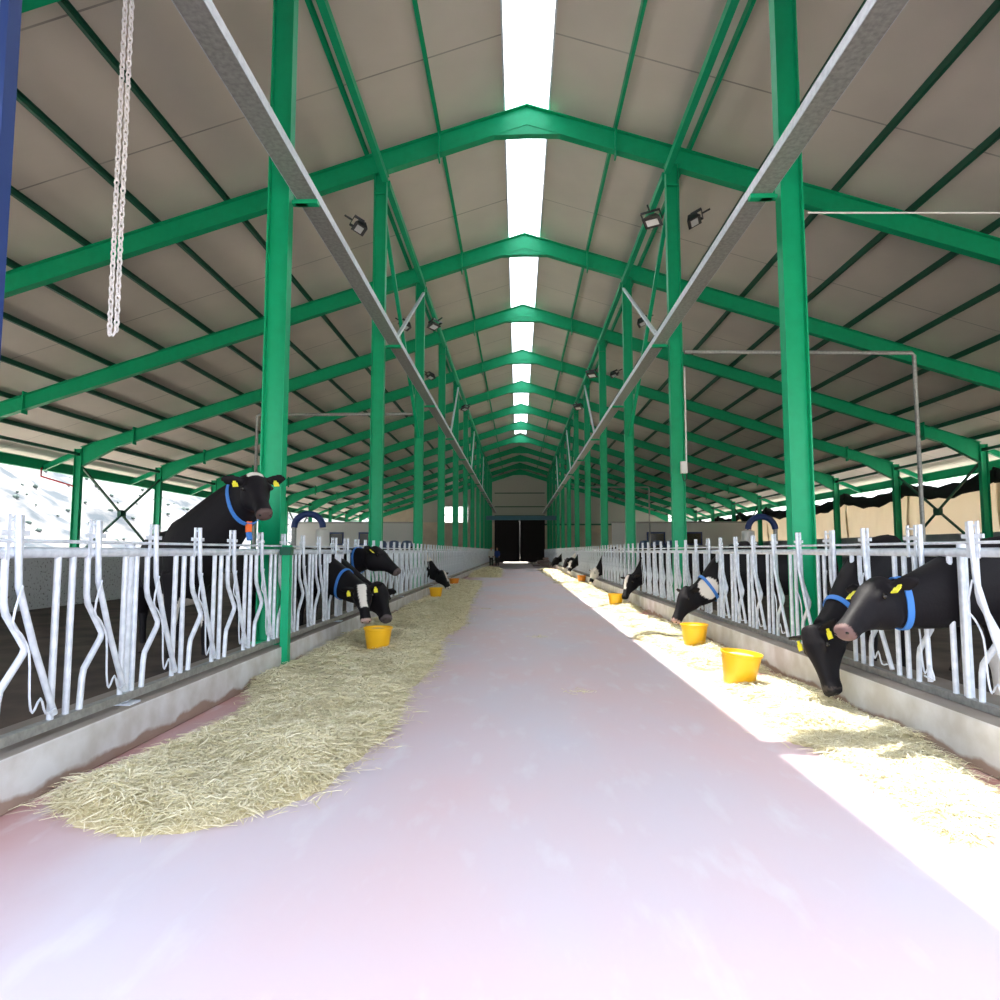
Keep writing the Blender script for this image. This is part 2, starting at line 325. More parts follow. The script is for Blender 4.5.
def rafter_frame(y, n):
    r = empty('roof_rafter', (X0, y, 0))
    for s, E, nm in ((-1, EAVE_L, 'rafter_beam'), (1, EAVE_R, 'rafter_beam')):
        L = E - s*X0
        M = MB(); pts = [(0, .5), (L-1.6, .5), (L-.1, .85)]
        for side in (-1, 1):
            for (u0, h0), (u1, h1) in zip(pts[:-1], pts[1:]):
                z0, z1 = ZR-SL*u0, ZR-SL*u1
                def q(ua, za, ub, zb, ta, yy):   # thin prism
                    M.add([(s*ua,-yy,za),(s*ub,-yy,zb),(s*ub,yy,zb),(s*ua,yy,za),(s*ua,-yy,za-ta),(s*ub,-yy,zb-ta),(s*ub,yy,zb-ta),(s*ua,yy,za-ta)],
                          [(0,1,2,3),(4,5,6,7),(0,1,5,4),(1,2,6,5),(2,3,7,6),(3,0,4,7)])
                if side < 0: q(u0, z0, u1, z1, .02, .1); q(u0, z0-h0+.02, u1, z1-h1+.02, .02, .1)
                else:
                    M.add([(s*u0,-.008,z0),(s*u1,-.008,z1),(s*u1,.008,z1),(s*u0,.008,z0),(s*u0,-.008,z0-h0),(s*u1,-.008,z1-h1),(s*u1,.008,z1-h1),(s*u0,.008,z0-h0)],
                          [(0,1,2,3),(4,5,6,7),(0,1,5,4),(1,2,6,5),(2,3,7,6),(3,0,4,7)])
        M.build('rafter_beam', GREEN, r)
        for u in (2.0, L-2.3):
            z = ZR-SL*u; P = MB(); P.bar((s*u, 0, z+.10), (s*(u-.0), 0, z-.62), .24, .035, up=(1,0,0)); P.build('splice_plate', GREEN, r)
        P = MB(); P.add([(0,-.09,ZR-.5),(s*.75,-.09,ZR-.5-SL*.75),(0,-.09,ZR-.72),(0,.09,ZR-.5),(s*.75,.09,ZR-.5-SL*.75),(0,.09,ZR-.72)],[(0,1,2),(3,4,5),(0,1,4,3),(1,2,5,4),(2,0,3,5)])
        P.build('apex_haunch', GREEN, r)
    tag(r, f'green steel gable rafter spanning the barn roof, {ORD[n]} from the camera', 'rafter', 'green roof rafters'); return r
for i, y in enumerate(YC): rafter_frame(y, i)
# purlins
us = [2.0, 3.65, 5.25, 6.85, 8.45, 10.05, 11.65, 13.25, 14.85, 16.45, 17.9]
for s, side in ((-1, 'left'), (1, 'right')):
    for k, u in enumerate(us):
        x = X0+s*u; z = zr(x)
        M = MB(); M.box(x-.03, x-.024, Y0, YEND, z, z+.158); M.box(x-.03, x+.035, Y0, YEND, z+.001, z+.007); M.box(x-.035, x+.03, Y0, YEND, z+.15, z+.158)
        M.box(x-.03, x+.03, Y0, YEND, z+.003, z+.012)
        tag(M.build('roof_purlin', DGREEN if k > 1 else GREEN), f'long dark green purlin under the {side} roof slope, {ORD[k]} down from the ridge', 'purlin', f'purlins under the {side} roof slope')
# eave posts, eave beams, overhang struts and bracing
def post_proto(h):
    r = empty('eave_post', (0,0,0)); MB().ibeam((0,0,0),(0,0,h),.3,.18,up=(1,0,0)).build('post_shaft', GREEN, r); MB().box(-.2,.2,-.15,.15,0,.03).build('base_plate', GREEN, r); return r
pp = {}
for s, E, side in ((-1, EAVE_L, 'left'), (1, EAVE_R, 'right')):
    x = s*E
    for i, y in enumerate(YC[2:13]):
        h = zr(x)-.05-.13
        if s not in pp: pp[s] = post_proto(h); p = pp[s]
        else: p = copy_tree(pp[s])
        p.location = (x, y, .13); tag(p, f'green eave post on the {side} barn edge, {ORD[i]} from the camera', 'post', f'green eave posts on the {side}')
        g = MB().ibeam((x+s*.12, y, zr(x)-.25), (x+s*1.45, y, zr(x+s*1.5)-.35), .22, .12)
        tag(g.build('overhang_bracket', GREEN), f'short green roof bracket reaching outward from the {ORD[i]} {side} eave post', 'bracket', f'overhang brackets on the {side}')
    xe = x+s*1.5
    g = MB().ibeam((xe, Y0, zr(xe)-.24), (xe, YEND, zr(xe)-.24), .42, .2)
    tag(g.build('fascia_beam', GREEN), f'long green fascia beam along the outer {side} roof edge', 'beam')
    g = MB().box(x-.05, x+.05, Y0, YEND, zr(x)-.34, zr(x)-.22)
    tag(g.build('tie_beam', DGREEN), f'dark green tie beam joining the tops of the {side} eave posts', 'beam')
    for j, (ya1, yb1) in enumerate(((26.1, 32.1), (50.1, 56.1))):
        r = empty('cross_brace', (x, ya1, 0)); zt = zr(x)-.7
        MB().bar((0,.1,zt),(0,yb1-ya1-.1,1.3),.08,.08).build('brace_rod', DGREEN, r); MB().bar((.09,.1,1.3),(.09,yb1-ya1-.1,zt),.08,.08).build('brace_rod', DGREEN, r)
        MB().box(-.05,.12,(yb1-ya1)/2-.2,(yb1-ya1)/2+.2,(zt+1.3)/2-.15,(zt+1.3)/2+.15).build('gusset', DGREEN, r)
        tag(r, f"X-shaped dark steel brace between {side} eave posts, {['nearer', 'farther'][j]} one", 'brace', f'{side} eave bracing')
# longitudinal struts between aisle columns, cable trays
for x, s, side, dy in ((CL, -1, 'left', 0), (CR, 1, 'right', -.1)):
    h = zr(x)-.55
    for i in range(1, 12):
        ya1, yb1 = YC[i]+dy+.1, YC[i+1]+dy-.1
        m = MB().bar((x-s*.12, ya1, h-.12), (x-s*.12, yb1, h-.12), .13, .16)
        tag(m.build('column_strut', GREEN), f'green strut joining the tops of the {ORD[i-1]} and {ORD[i]} {side} columns', 'strut', f'top struts between {side} columns')
        m = MB().bar((x+s*.1, ya1, h-1.0), (x+s*.1, yb1, h-1.0), .07, .07)
        if i in (2, 6):
            m = MB().bar((x, ya1, h-.5), (x, yb1, 5.0), .09, .09)
            tag(m.build('diagonal_brace', GREEN), f'slender green diagonal running down from the {ORD[i-1]} to the {ORD[i]} {side} column', 'brace')
        if i in (2, 4, 6, 8):
            m = MB().bar((x-s*.34, YC[i]+dy+.05, 6.12), (x-s*.12, YC[i+1]+dy-.12, h-.35), .07, .07)
            tag(m.build('tray_hanger', GALV), f'pale galvanised diagonal from the {side} cable tray up to the {ORD[i]} column', 'hanger')
    tx = x - s*.36; tz = 6.02 if s < 0 else 5.95
    r = empty('cable_tray', (tx, 2.1, tz))
    MB().box(-.13,.13,0,76,0,.01).build('tray_bottom', GALVD, r)
    MB().box(-.135,-.125,0,76,0,.12).box(.125,.135,0,76,0,.12).build('tray_side', GALV, r)
    for i in range(1, 12):
        yy = YC[i]+dy-2.1
        MB().box(-.15 if s<0 else -.14, .14 if s<0 else .15, yy-.05, yy+.05, -.06, -.005).bar((-s*-.0, yy, -.035), (s*.2, yy, -.035), .08, .05).build('tray_bracket', GREEN, r)
    tag(r, f'long galvanised cable tray along the {side} row of columns', 'cable tray')
# ================================================================= HEADLOCK FENCES
TR = .021; PT = .716; PL = PT*8
def smooth_path(P, n=4):
    P = [Vector(p) for p in P]; out = []
    for i in range(len(P)-1):
        a = P[max(i-1,0)]; b = P[i]; c = P[i+1]; d = P[min(i+2, len(P)-1)]
        for k in range(n):
            t = k/n; out.append(.5*((2*b)+(-a+c)*t+(2*a-5*b+4*c-d)*t*t+(-a+3*b-3*c+d)*t**3))
    out.append(P[-1]); return out
def g_up(y): return MB().tube([(0,y,.38),(0,y,1.42)], TR, 8)
def g_bent(y): return MB().tube([(0,y+.27,.38),(0,y+.285,.60),(0,y+.30,.66),(0,y+.46,.84),(0,y+.47,.88),(0,y+.31,1.09),(0,y+.29,1.16),(0,y+.285,1.42)], TR, 8)
def g_lock(y, closed):
    if closed: P = [(.045,y+.45,1.66),(.045,y+.455,1.25),(.045,y+.475,.87),(.045,y+.49,.44)]
    else: P = [(.045,y+.31,1.66),(.045,y+.34,1.25),(.045,y+.49,.87),(.045,y+.69,.44)]
    return MB().tube(P, .02, 8)
def g_rod(y, closed):
    k = .2 if closed else 0
    P = [(.07,y+.34,1.25),(.07,y+.28,1.05),(.07,y+.35,.97),(.07,y+.42,.85),(.07,y+.44,.6),(.07,y+.47,.50),(.07,y+.53,.57),(.07,y+.58,.47),(.07,y+.66-k,.48)]
    return MB().tube(smooth_path(P, 3), .007, 5)
def g_stop(y):
    M = MB(); M.bar((.03,y+.26,1.40),(.03,y+.26,1.66),.028,.012,up=(1,0,0)); M.bar((.03,y+.36,1.40),(.03,y+.36,1.66),.028,.012,up=(1,0,0))
    M.tube([(.03,y+.25,1.63),(.03,y+.37,1.63)], .009, 6); M.bar((.03,y+.20,1.555),(.03,y+.42,1.555),.03,.012,up=(1,0,0)); return M
def g_toprail(): return MB().tube([(0,0,1.44),(0,PL,1.44)], .034, 10)
def g_rod2():
    M = MB().tube([(.03,0,1.51),(.03,PL,1.51)], .011, 8)
    return M
def g_bot(): return MB().box(-.03,.03,0,PL,.345,.40)
def g_post(): return MB().tube([(-.03,.10,.31),(-.03,.10,1.52)], .034, 10).box(-.1,.06,.03,.17,.31,.325)
def panel(full, closed, loc, rz, label, group):
    r = empty('headlock_panel', loc, rz)
    if full:
        g_toprail().build('top_rail', GALV, r, True); g_rod2().build('release_bar', GALV, r, True); g_bot().build('bottom_rail', GALVD, r); g_post().build('post', GALV, r, True)
        for k in range(8):
            y = k*PT; c_ = k in closed
            for nm, gm in (('upright_tube', 'u'), ('upright_tube', 'u2'), ('bent_tube', 'b'), ('locking_bar', 'lc' if c_ else 'lo'), ('release_rod', 'rc' if c_ else 'ro'), ('stop_bracket', 's')):
                if gm not in proto_mesh: proto_mesh[gm] = {'u': lambda: g_up(0), 'u2': lambda: g_up(.14), 'b': lambda: g_bent(0), 'lo': lambda: g_lock(0, False), 'lc': lambda: g_lock(0, True), 'ro': lambda: g_rod(0, False), 'rc': lambda: g_rod(0, True), 's': lambda: g_stop(0)}[gm]().build(nm, GALV, None, True)
                p = proto_mesh[gm].copy(); COL.objects.link(p); p.parent = r; p.location = (0, y, 0); p.name = nm
    else:
        g_toprail().build('top_rail', GALV, r, True); g_bot().build('bottom_rail', GALVD, r); g_post().build('post', GALV, r, True)
        M = MB()
        for k in range(8):
            y = k*PT; c_ = k in closed
            for q in (g_up(y), g_up(y+.14), g_bent(y), g_lock(y, c_), g_stop(y)): M.add(q.v, q.f)
        M.build('headlock_bars', GALV, r, True)
    return tag(r, label, 'fence panel', group)
proto_mesh = {}
FL, FR = -2.93, 3.24
NL = [10.41, 11.12, 11.84, 21.15]            # necks through the left fence
NR = [5.12, 6.55, 10.84, 17.29, 25.16, 35.19, 36.62, 48.08]
for i in range(14):
    y = 4.796-PL+PL*i
    cl = {k for k in range(8) for n in NL if abs(y+k*PT+.6-n) < .1}
    panel(i < 6, cl, (FL, y, 0), 0, f'galvanised headlock fence panel on the left curb, {ORD[i]} from the camera', 'left headlock fence panels')
    y2 = 5.0+PL*i
    cr = {k for k in range(8) for n in NR if abs(y2-k*PT-.6-n) < .1}
    panel(i < 6, cr, (FR, y2, 0), math.pi, f'galvanised headlock fence panel on the right curb, {ORD[i]} from the camera', 'right headlock fence panels')
for o in proto_mesh.values(): D.objects.remove(o)
r = empty('front_prop', (-2.80, 7.86, 0)); MB().box(-.055,.04,-.05,.05,0,1.52).build('prop_tube', GREEN, r); MB().box(-.08,.05,-.06,.06,1.40,1.50).build('clamp', DGREEN, r)
tag(r, 'slim green steel post in front of the left curb before the first column', 'post')
# ================================================================= CATTLE
def cow_mat(name):
    m = D.materials.new(name); m.use_nodes = True; nt = m.node_tree; b = nt.nodes['Principled BSDF']
    a = nt.nodes.new('ShaderNodeVertexColor'); a.layer_name = 'coat'; nt.links.new(a.outputs[0], b.inputs['Base Color'])
    b.inputs['Roughness'].default_value = .62; b.inputs['Specular IOR Level'].default_value = .2
    b.inputs['Sheen Weight'].default_value = 0
    n = nt.nodes.new('ShaderNodeTexNoise'); n.inputs['Scale'].default_value = 60; tc = nt.nodes.new('ShaderNodeTexCoord'); nt.links.new(tc.outputs['Object'], n.inputs['Vector'])
    bp = nt.nodes.new('ShaderNodeBump'); bp.inputs['Strength'].default_value = .15; bp.inputs['Distance'].default_value = .01
    nt.links.new(n.outputs['Fac'], bp.inputs['Height']); nt.links.new(bp.outputs[0], b.inputs['Normal'])
    return m
COAT = cow_mat('black_and_white_coat')
def ring(c, t, up, hw, hh, n=20, p=2.2):
    t = Vector(t).normalized(); x = t.cross(Vector(up)).normalized(); y = x.cross(t).normalized(); c = Vector(c); out = []
    for k in range(n):
        a = 2*math.pi*k/n; ca, sa = math.cos(a), math.sin(a)
        out.append(c + x*(hw*math.copysign(abs(ca)**(2/p), ca)) + y*(hh*math.copysign(abs(sa)**(2/p), sa)))
    return out
BLK = (0.007, 0.006, 0.008); WHT = (0.78, 0.74, 0.68); PINK = (0.42, 0.27, 0.24); GREYM = (0.10, 0.08, 0.08)
def make_cow(chest, heading, poll, muzzle, label, voxel=.022, head_up=None, patches=(), blaze=0, legs_white=False, muzzle_col=GREYM, collar=None, tags=2, scale=1.0, fz=.13, roll=0, forehead=0, seed=0, hs=1.08, nk=1.0, tagd=None):
    """chest, poll, muzzle are world points; heading is the direction the body faces (degrees from +X)."""
    hd = R(heading); fw = Vector((math.cos(hd), math.sin(hd), 0)); org = Vector((chest[0], chest[1], fz)) - fw*.72*scale
    root = empty('dairy_cow', org, hd)
    Mi = Matrix.Rotation(-hd, 4, 'Z') @ Matrix.Translation(-org)
    P = Mi @ Vector(poll); Q = Mi @ Vector(muzzle); s = scale
    M = MB()
    tr = [(-1.06,1.24,.07,.08),(-1.0,1.18,.17,.18),(-.86,1.12,.25,.28),(-.6,1.06,.285,.345),(-.25,.99,.34,.40),(.1,.97,.335,.40),(.38,1.0,.27,.40),(.6,1.05,.215,.36),(.75,1.06,.15,.24),(.80,1.06,.08,.12)]
    M.loft([ring((x*s,0,z*s),(1,0,0),(0,0,1),a*s,b*s) for x,z,a,b in tr])
    # neck
    ax = (Q-P).normalized(); Lh = (Q-P).length
    up = Vector((0,0,1)) if head_up is None else (Matrix.Rotation(-hd, 4, 'Z') @ Vector(head_up))
    side = ax.cross(up).normalized(); up = side.cross(ax).normalized()          # dorsal direction of the head
    A = Vector((.42*s,0,1.12*s)); B = P - up*.07*s + ax*.04
    c1 = A + Vector((.35*s,0,.05*s)); c2 = B + (-ax*.10 - up*.10 + Vector((-.18,0,0)) + (A-B).normalized()*.12)*s
    npts = []; N = 12
    for k in range(N+1):
        t = k/N; p = A*(1-t)**3 + c1*3*t*(1-t)**2 + c2*3*t*t*(1-t) + B*t**3
        npts.append((p, (.23*(1-t)+.115*t)*s*nk, (.37*(1-t)**1.1+.175*t + .03*math.sin(t*3.14))*s*nk))
    def ntan(k): return (npts[min(k+1,N)][0]-npts[max(k-1,0)][0]).normalized()
    def nup(k):
        t = k/N; u = Vector((0,0,1)) if abs(ntan(k).z) < .8 else Vector((1,0,0.3)); return u
    M.loft([ring(npts[k][0], ntan(k), nup(k), npts[k][1], npts[k][2]) for k in range(N+1)])
    # head
    hr = [(-.10,.08,.09),(-.04,.112,.135),(.06,.124,.168),(.20,.13,.188),(.33,.118,.17),(.47,.09,.13),(.62,.071,.098),(.77,.067,.080),(.88,.077,.077),(.96,.073,.068),(1.0,.05,.045)]
    k_ = max(Lh/.58, .95)*hs
    rings = []
    for t, a, b in hr: rings.append(ring(P + ax*(t*Lh) + up*((.13-b)*.62*k_), ax, up, a*k_, b*k_, 20, 2.4))
    M.loft(rings)
    for e in (-1, 1):          # brow, cheek, ears, nostril rims
        c_ = P + ax*(.26*Lh) + side*(e*.105*k_) + up*(.075*k_); M.loft([ring(c_-ax*.05*k_,ax,up,.012,.012),ring(c_,ax,up,.034*k_,.03*k_),ring(c_+ax*.05*k_,ax,up,.012,.012)])
        r0 = P + ax*(.03*Lh) + side*(e*.09*k_) + up*(.05*k_); dr = (side*e*1.0 - ax*.18 + up*.02).normalized()
        prof = [(0,.03,.024),(.05,.045,.02),(.11,.062,.016),(.17,.05,.014),(.215,.012,.01)]
        M.loft([ring(r0+dr*u*k_, dr, up*.8-ax*.2, b*k_, max(a*k_*.9,.01) if False else b*k_*0+a*k_, 12, 2) for u, a, b in prof])
        nc = P + ax*(.955*Lh) + side*(e*.042*k_) + up*(.05*k_); M.loft([ring(nc-ax*.03,ax,up,.01,.01),ring(nc,ax,up,.026*k_,.02*k_),ring(nc+ax*.02,ax,up,.012,.012)])
    # legs
    for e in (-1, 1):
        for pts in ([(.50,.15,.95,.13),(.50,.16,.72,.085),(.51,.165,.45,.056),(.50,.165,.40,.05),(.50,.165,.14,.034),(.52,.165,.08,.044),(.55,.165,.0,.058)],
                    [(-.78,.15,1.0,.20),(-.66,.18,.76,.13),(-.80,.18,.58,.075),(-.90,.18,.47,.06),(-.87,.18,.36,.04),(-.84,.18,.14,.036),(-.82,.18,.08,.044),(-.79,.18,0,.058)]):
            M.tube([(x*s,e*y*s,z*s) for x,y,z,_ in pts], [r_*s for *_,r_ in pts], 12)
    M.loft([ring((-.62*s,0,.66*s),(1,0,0),(0,0,1),.03,.03),ring((-.55*s,0,.64*s),(1,0,0),(0,0,1),.12*s,.10*s),ring((-.40*s,0,.65*s),(1,0,0),(0,0,1),.12*s,.10*s),ring((-.3*s,0,.68*s),(1,0,0),(0,0,1),.03,.03)])
    M.tube(smooth_path([(-1.0*s,0,1.3*s),(-1.1*s,0,1.2*s),(-1.13*s,0,.9*s),(-1.1*s,.02,.55*s),(-1.12*s,.02,.4*s)],3), .022*s, 8)
    tmp = M.build('tmp', None); rm = tmp.modifiers.new('r','REMESH'); rm.mode = 'VOXEL'; rm.voxel_size = voxel
    sm = tmp.modifiers.new('s','SMOOTH'); sm.iterations = 3 if voxel < .03 else 1; sm.factor = .5
    dg = bpy.context.evaluated_depsgraph_get(); me = D.meshes.new_from_object(tmp.evaluated_get(dg)); D.objects.remove(tmp)
    me.name = 'cow_body'; me.materials.clear(); me.materials.append(COAT)
    me.polygons.foreach_set('use_smooth', [True]*len(me.polygons))
    n = len(me.vertices); co = np.empty(n*3); me.vertices.foreach_get('co', co); co = co.reshape(-1,3)
    C = np.tile(np.array(BLK), (n,1))
    def nz(p): return noise.noise(Vector(p)*2.6+Vector((seed*3.1,seed,0)))
    for i in range(n):
        p = Vector(co[i]); h = p-P; t = h.dot(ax)/Lh; sd = h.dot(side); u_ = h.dot(up)
        near_head = t > -.15 and abs(sd) < .26 and abs(u_) < .3 and h.length < Lh*1.25
        w_ = False
        if near_head:
            if blaze and u_ > .02 and abs(sd) < blaze*(1-.55*abs(t-.15)) + .02*nz(p*3) and -.02 < t < .62: w_ = True
            if forehead and u_ > .03 and t < .09 and abs(sd) < .08: w_ = True
            if t > .925 + .02*nz(p*5): C[i] = muzzle_col; continue
        for (c_, r_) in patches:
            if (p-Vector(c_)*s).length < r_*(1+.45*nz(p)): w_ = True
        if p.z < .12: C[i] = (0.05,.04,.035); continue
        if legs_white and p.z < .55*s: w_ = True
        if w_: C[i] = WHT
    ca = me.color_attributes.new('coat', 'FLOAT_COLOR', 'POINT'); ca.data.foreach_set('color', np.hstack([C, np.ones((n,1))]).astype(np.float32).ravel())
    body = D.objects.new('cow_body', me); COL.objects.link(body); body.parent = root
    for e in (-1, 1):
        c_ = P + ax*(.27*Lh) + side*(e*.128*k_) + up*(.062*k_)
        bm = MB(); prof = [(.0001,-.021),(.012,-.017),(.0195,-.008),(.021,0),(.0195,.008),(.012,.017),(.0001,.021)]; bm.lathe(c_, [(a*k_,b*k_) for a,b in prof], 12); bm.build('eye', EYE, root, True)
        if voxel < .03:
            nc = P + ax*(.985*Lh) + side*(e*.045*k_) + up*(.052*k_); MB().lathe(nc, [(a*.6*k_,b*.6*k_) for a,b in prof], 10).build('nostril', EYE, root, True)
    if tags:
        for e in ((-1,1) if tags == 2 else (1,)):
            c_ = P + ax*(.03*Lh+.01) + side*(e*.185*k_) + up*(.03*k_); dn = (ax*.6-up*.35).normalized() if abs(ax.z)<.5 else ax
            T_ = MB(); T_.bar(c_+up*.035, c_+up*.035+dn*.03, .03, .012, up=up); T_.bar(c_+up*.035+dn*.03, c_+up*.035+dn*.095, .055, .010, up=up)
            T_.build('ear_tag', TAGY, root, bevel=.002)
    if collar is not None:
        k = collar; p, a, b = npts[k]; t = ntan(k); u = nup(k)
        f = 1.03; R1 = ring(p-t*.024, t, u, a*f+.012, b*f+.012, 28); R2 = ring(p+t*.024, t, u, a*f+.008, b*f+.008, 28); Ri1 = ring(p-t*.024, t, u, a*f+.002, b*f+.002, 28); Ri2 = ring(p+t*.024, t, u, a*f-.002, b*f-.002, 28)
        V = R1+R2+Ri2+Ri1; F = [(g*28+q, g*28+(q+1)%28, ((g+1)%4)*28+(q+1)%28, ((g+1)%4)*28+q) for g in range(4) for q in range(28)]
        cb = MB(); cb.add(V, F); co_ = cb.build('collar', BLUE, root, True)
        if tagd is not None:
            td = (Matrix.Rotation(-hd, 4, 'Z') @ Vector(tagd)).normalized(); q = max(R1, key=lambda v: (v-p).dot(td)); q = q + td*.02
            T_ = MB(); T_.bar(q+Vector((0,0,.07)), q-Vector((0,0,.06)), .06, .035, up=td); T_.build('collar_tag', ORANGE, co_, bevel=.005)
            T_ = MB(); T_.bar(q-Vector((0,0,.06)), q-Vector((0,0,.13))+td*.03, .05, .04, up=td); T_.build('collar_pendant', BLUE, co_, bevel=.005)
    else: co_ = None
    root['label'] = label; root['category'] = 'cow'; root['group'] = 'dairy cows feeding along the aisle'
    return root, co_, npts, (P, ax, up, side)
def blob(M, c, a, b, c3, n=12):
    M.loft([ring(Vector(c)+Vector((0,0,c3*math.sin(t))), (0,0,1), (0,1,0), max(a*math.cos(t),.002), max(b*math.cos(t),.002), n, 2) for t in [R(-88),R(-50),R(-20),R(15),R(50),R(88)]]); return M
# left row
r, cc, npts, hdd = make_cow((-3.62,7.25), -50, (-2.80,6.78,2.15), (-2.53,6.42,1.76), 'black cow raising its head above the left rail, white forehead mark', .016, head_up=(.45,-.75,.7), collar=10, forehead=1, tagd=(.75,-.55,-.45), scale=1.12, nk=1.14, fz=.14, muzzle_col=(.09,.06,.055), seed=1, patches=(((0.3,0,.55),.3),))
make_cow((-3.2,10.41), -20, (-2.33,9.70,.88), (-2.19,9.42,.40), 'black cow with a white face blaze, head lowered at the nearest left bucket', .018, head_up=(.2,-.9,.3), blaze=.065, collar=8, scale=.93, muzzle_col=(.5,.36,.33), seed=2)
make_cow((-3.2,11.12), -20, (-2.22,10.15,.84), (-1.98,9.72,.38), 'all-black cow dipping its muzzle into the nearest left yellow bucket', .02, head_up=(.6,-.3,.6), seed=3, tags=0, scale=.93)
r, cc, npts, _ = make_cow((-3.2,11.84), -12, (-2.5,11.15,1.40), (-2.04,10.95,1.04), 'black cow on the left with level head in profile, blue collar with red tag', .018, head_up=(.5,0,.9), collar=9, tagd=(.3,-.9,-.4), tags=2, seed=4, scale=.93)
make_cow((-3.2,21.15), -14, (-2.50,21.0,.72), (-2.22,20.7,.22), 'black and white cow feeding farther along the left side, white stripe on neck', .026, head_up=(.6,-.3,.5), patches=(((1.0,.0,1.15),.24),), blaze=.05, tags=0, seed=5, muzzle_col=WHT)
# right row
make_cow((3.52,5.12), 176, (2.77,5.05,1.13), (2.36,4.82,.81), 'large black cow in profile nearest on the right, blue collar, head held level', .015, head_up=(-.6,-.1,.75), collar=11, nk=1.0, muzzle_col=(.16,.10,.095), scale=.97, seed=6, patches=(((.5,.0,.3),.25),))
make_cow((3.48,6.58), 205, (2.78,6.2,.70), (2.84,5.98,.17), 'black cow on the right eating hay with head straight down, blue collar', .016, head_up=(-1,-.3,.1), collar=9, seed=7, muzzle_col=BLK)
make_cow((3.48,10.84), 186, (2.80,10.75,.78), (2.54,10.6,.28), 'black and white cow with a white neck bending to the second right yellow bucket', .02, head_up=(-.7,-.2,.5), collar=9, tags=0, seed=8, patches=(((1.12,.1,.72),.17),), muzzle_col=PINK)
make_cow((3.48,17.29), 188, (2.92,16.95,.75), (2.72,16.7,.22), 'black cow with a small white star, head down by the third right yellow bucket', .026, head_up=(-.7,-.5,.3), tags=0, seed=9, blaze=.05, muzzle_col=BLK)
make_cow((3.48,25.16), 186, (2.95,25.2,.70), (2.78,25.0,.2), 'black cow with a white cheek feeding on the right, fifth from the camera', .03, head_up=(-.7,-.4,.3), tags=0, seed=10, patches=(((1.35,0,.5),.25),), muzzle_col=WHT)
make_cow((3.48,35.19), 184, (2.9,34.9,.85), (2.7,34.6,.3), 'white-faced black cow feeding on the right beyond the far orange bucket', .035, head_up=(-.7,-.4,.3), tags=0, seed=11, blaze=.12, patches=(((1.3,0,.5),.3),), muzzle_col=WHT)
make_cow((3.48,36.62), 184, (2.8,36.4,.95), (2.5,36.1,.45), 'black and white cow just behind the white-faced one on the far right', .035, head_up=(-.7,-.4,.3), tags=0, seed=12, patches=(((1.0,0,1.0),.25),), muzzle_col=WHT)
make_cow((3.48,48.08), 184, (2.8,47.6,.85), (2.4,47.2,.3), 'farthest black cow feeding on the right near the dark door', .04, head_up=(-.7,-.4,.3), tags=0, seed=13)
# ================================================================= BUCKETS
def bucket(x, y, z, label, tilt=0, k=1.0, sx=1.0, orange=False):
    r = empty('feed_bucket', (x, y, z)); r.rotation_euler = (tilt*.5, tilt, 0); r.scale = (k*sx, k, k)
    prof = [(.145,0),(.15,.012),(.192,.30),(.204,.305),(.206,.33),(.196,.332),(.188,.32),(.146,.022),(.001,.02)]
    MB().lathe((0,0,0), prof, 32).build('bucket_shell', YELLOW if not orange else mat('orange_bucket',(.9,.3,.02),.4), r, True)
    MB().lathe((0,0,.26), [(.175,0),(.172,.02),(.12,.045),(.05,.055),(.001,.058)], 24).build('feed', FEED, r, True)
    tag(r, label, 'bucket', 'yellow feed buckets')
bucket(-1.98, 9.25, .05, 'yellow feed bucket nearest on the left, under the cow with the white blaze')
bucket(-2.43, 19.3, .04, 'yellow feed bucket on the left hay beside the farther black and white cow')
bucket(-2.55, 26, .03, 'small orange-looking bucket farthest along the left hay', orange=True)
bucket(2.34, 7.1, .05, 'yellow feed tub nearest the camera on the right, slightly tilted in sunlight', tilt=.10, sx=1.06)
bucket(2.64, 9.95, .03, 'yellow feed bucket on the right in front of the cow with the white neck')
bucket(2.5, 16.9, .03, 'yellow feed bucket on the right beside the cow with a white star')
bucket(2.85, 29.5, .03, 'orange bucket on the right among the far feeding cows', orange=True)
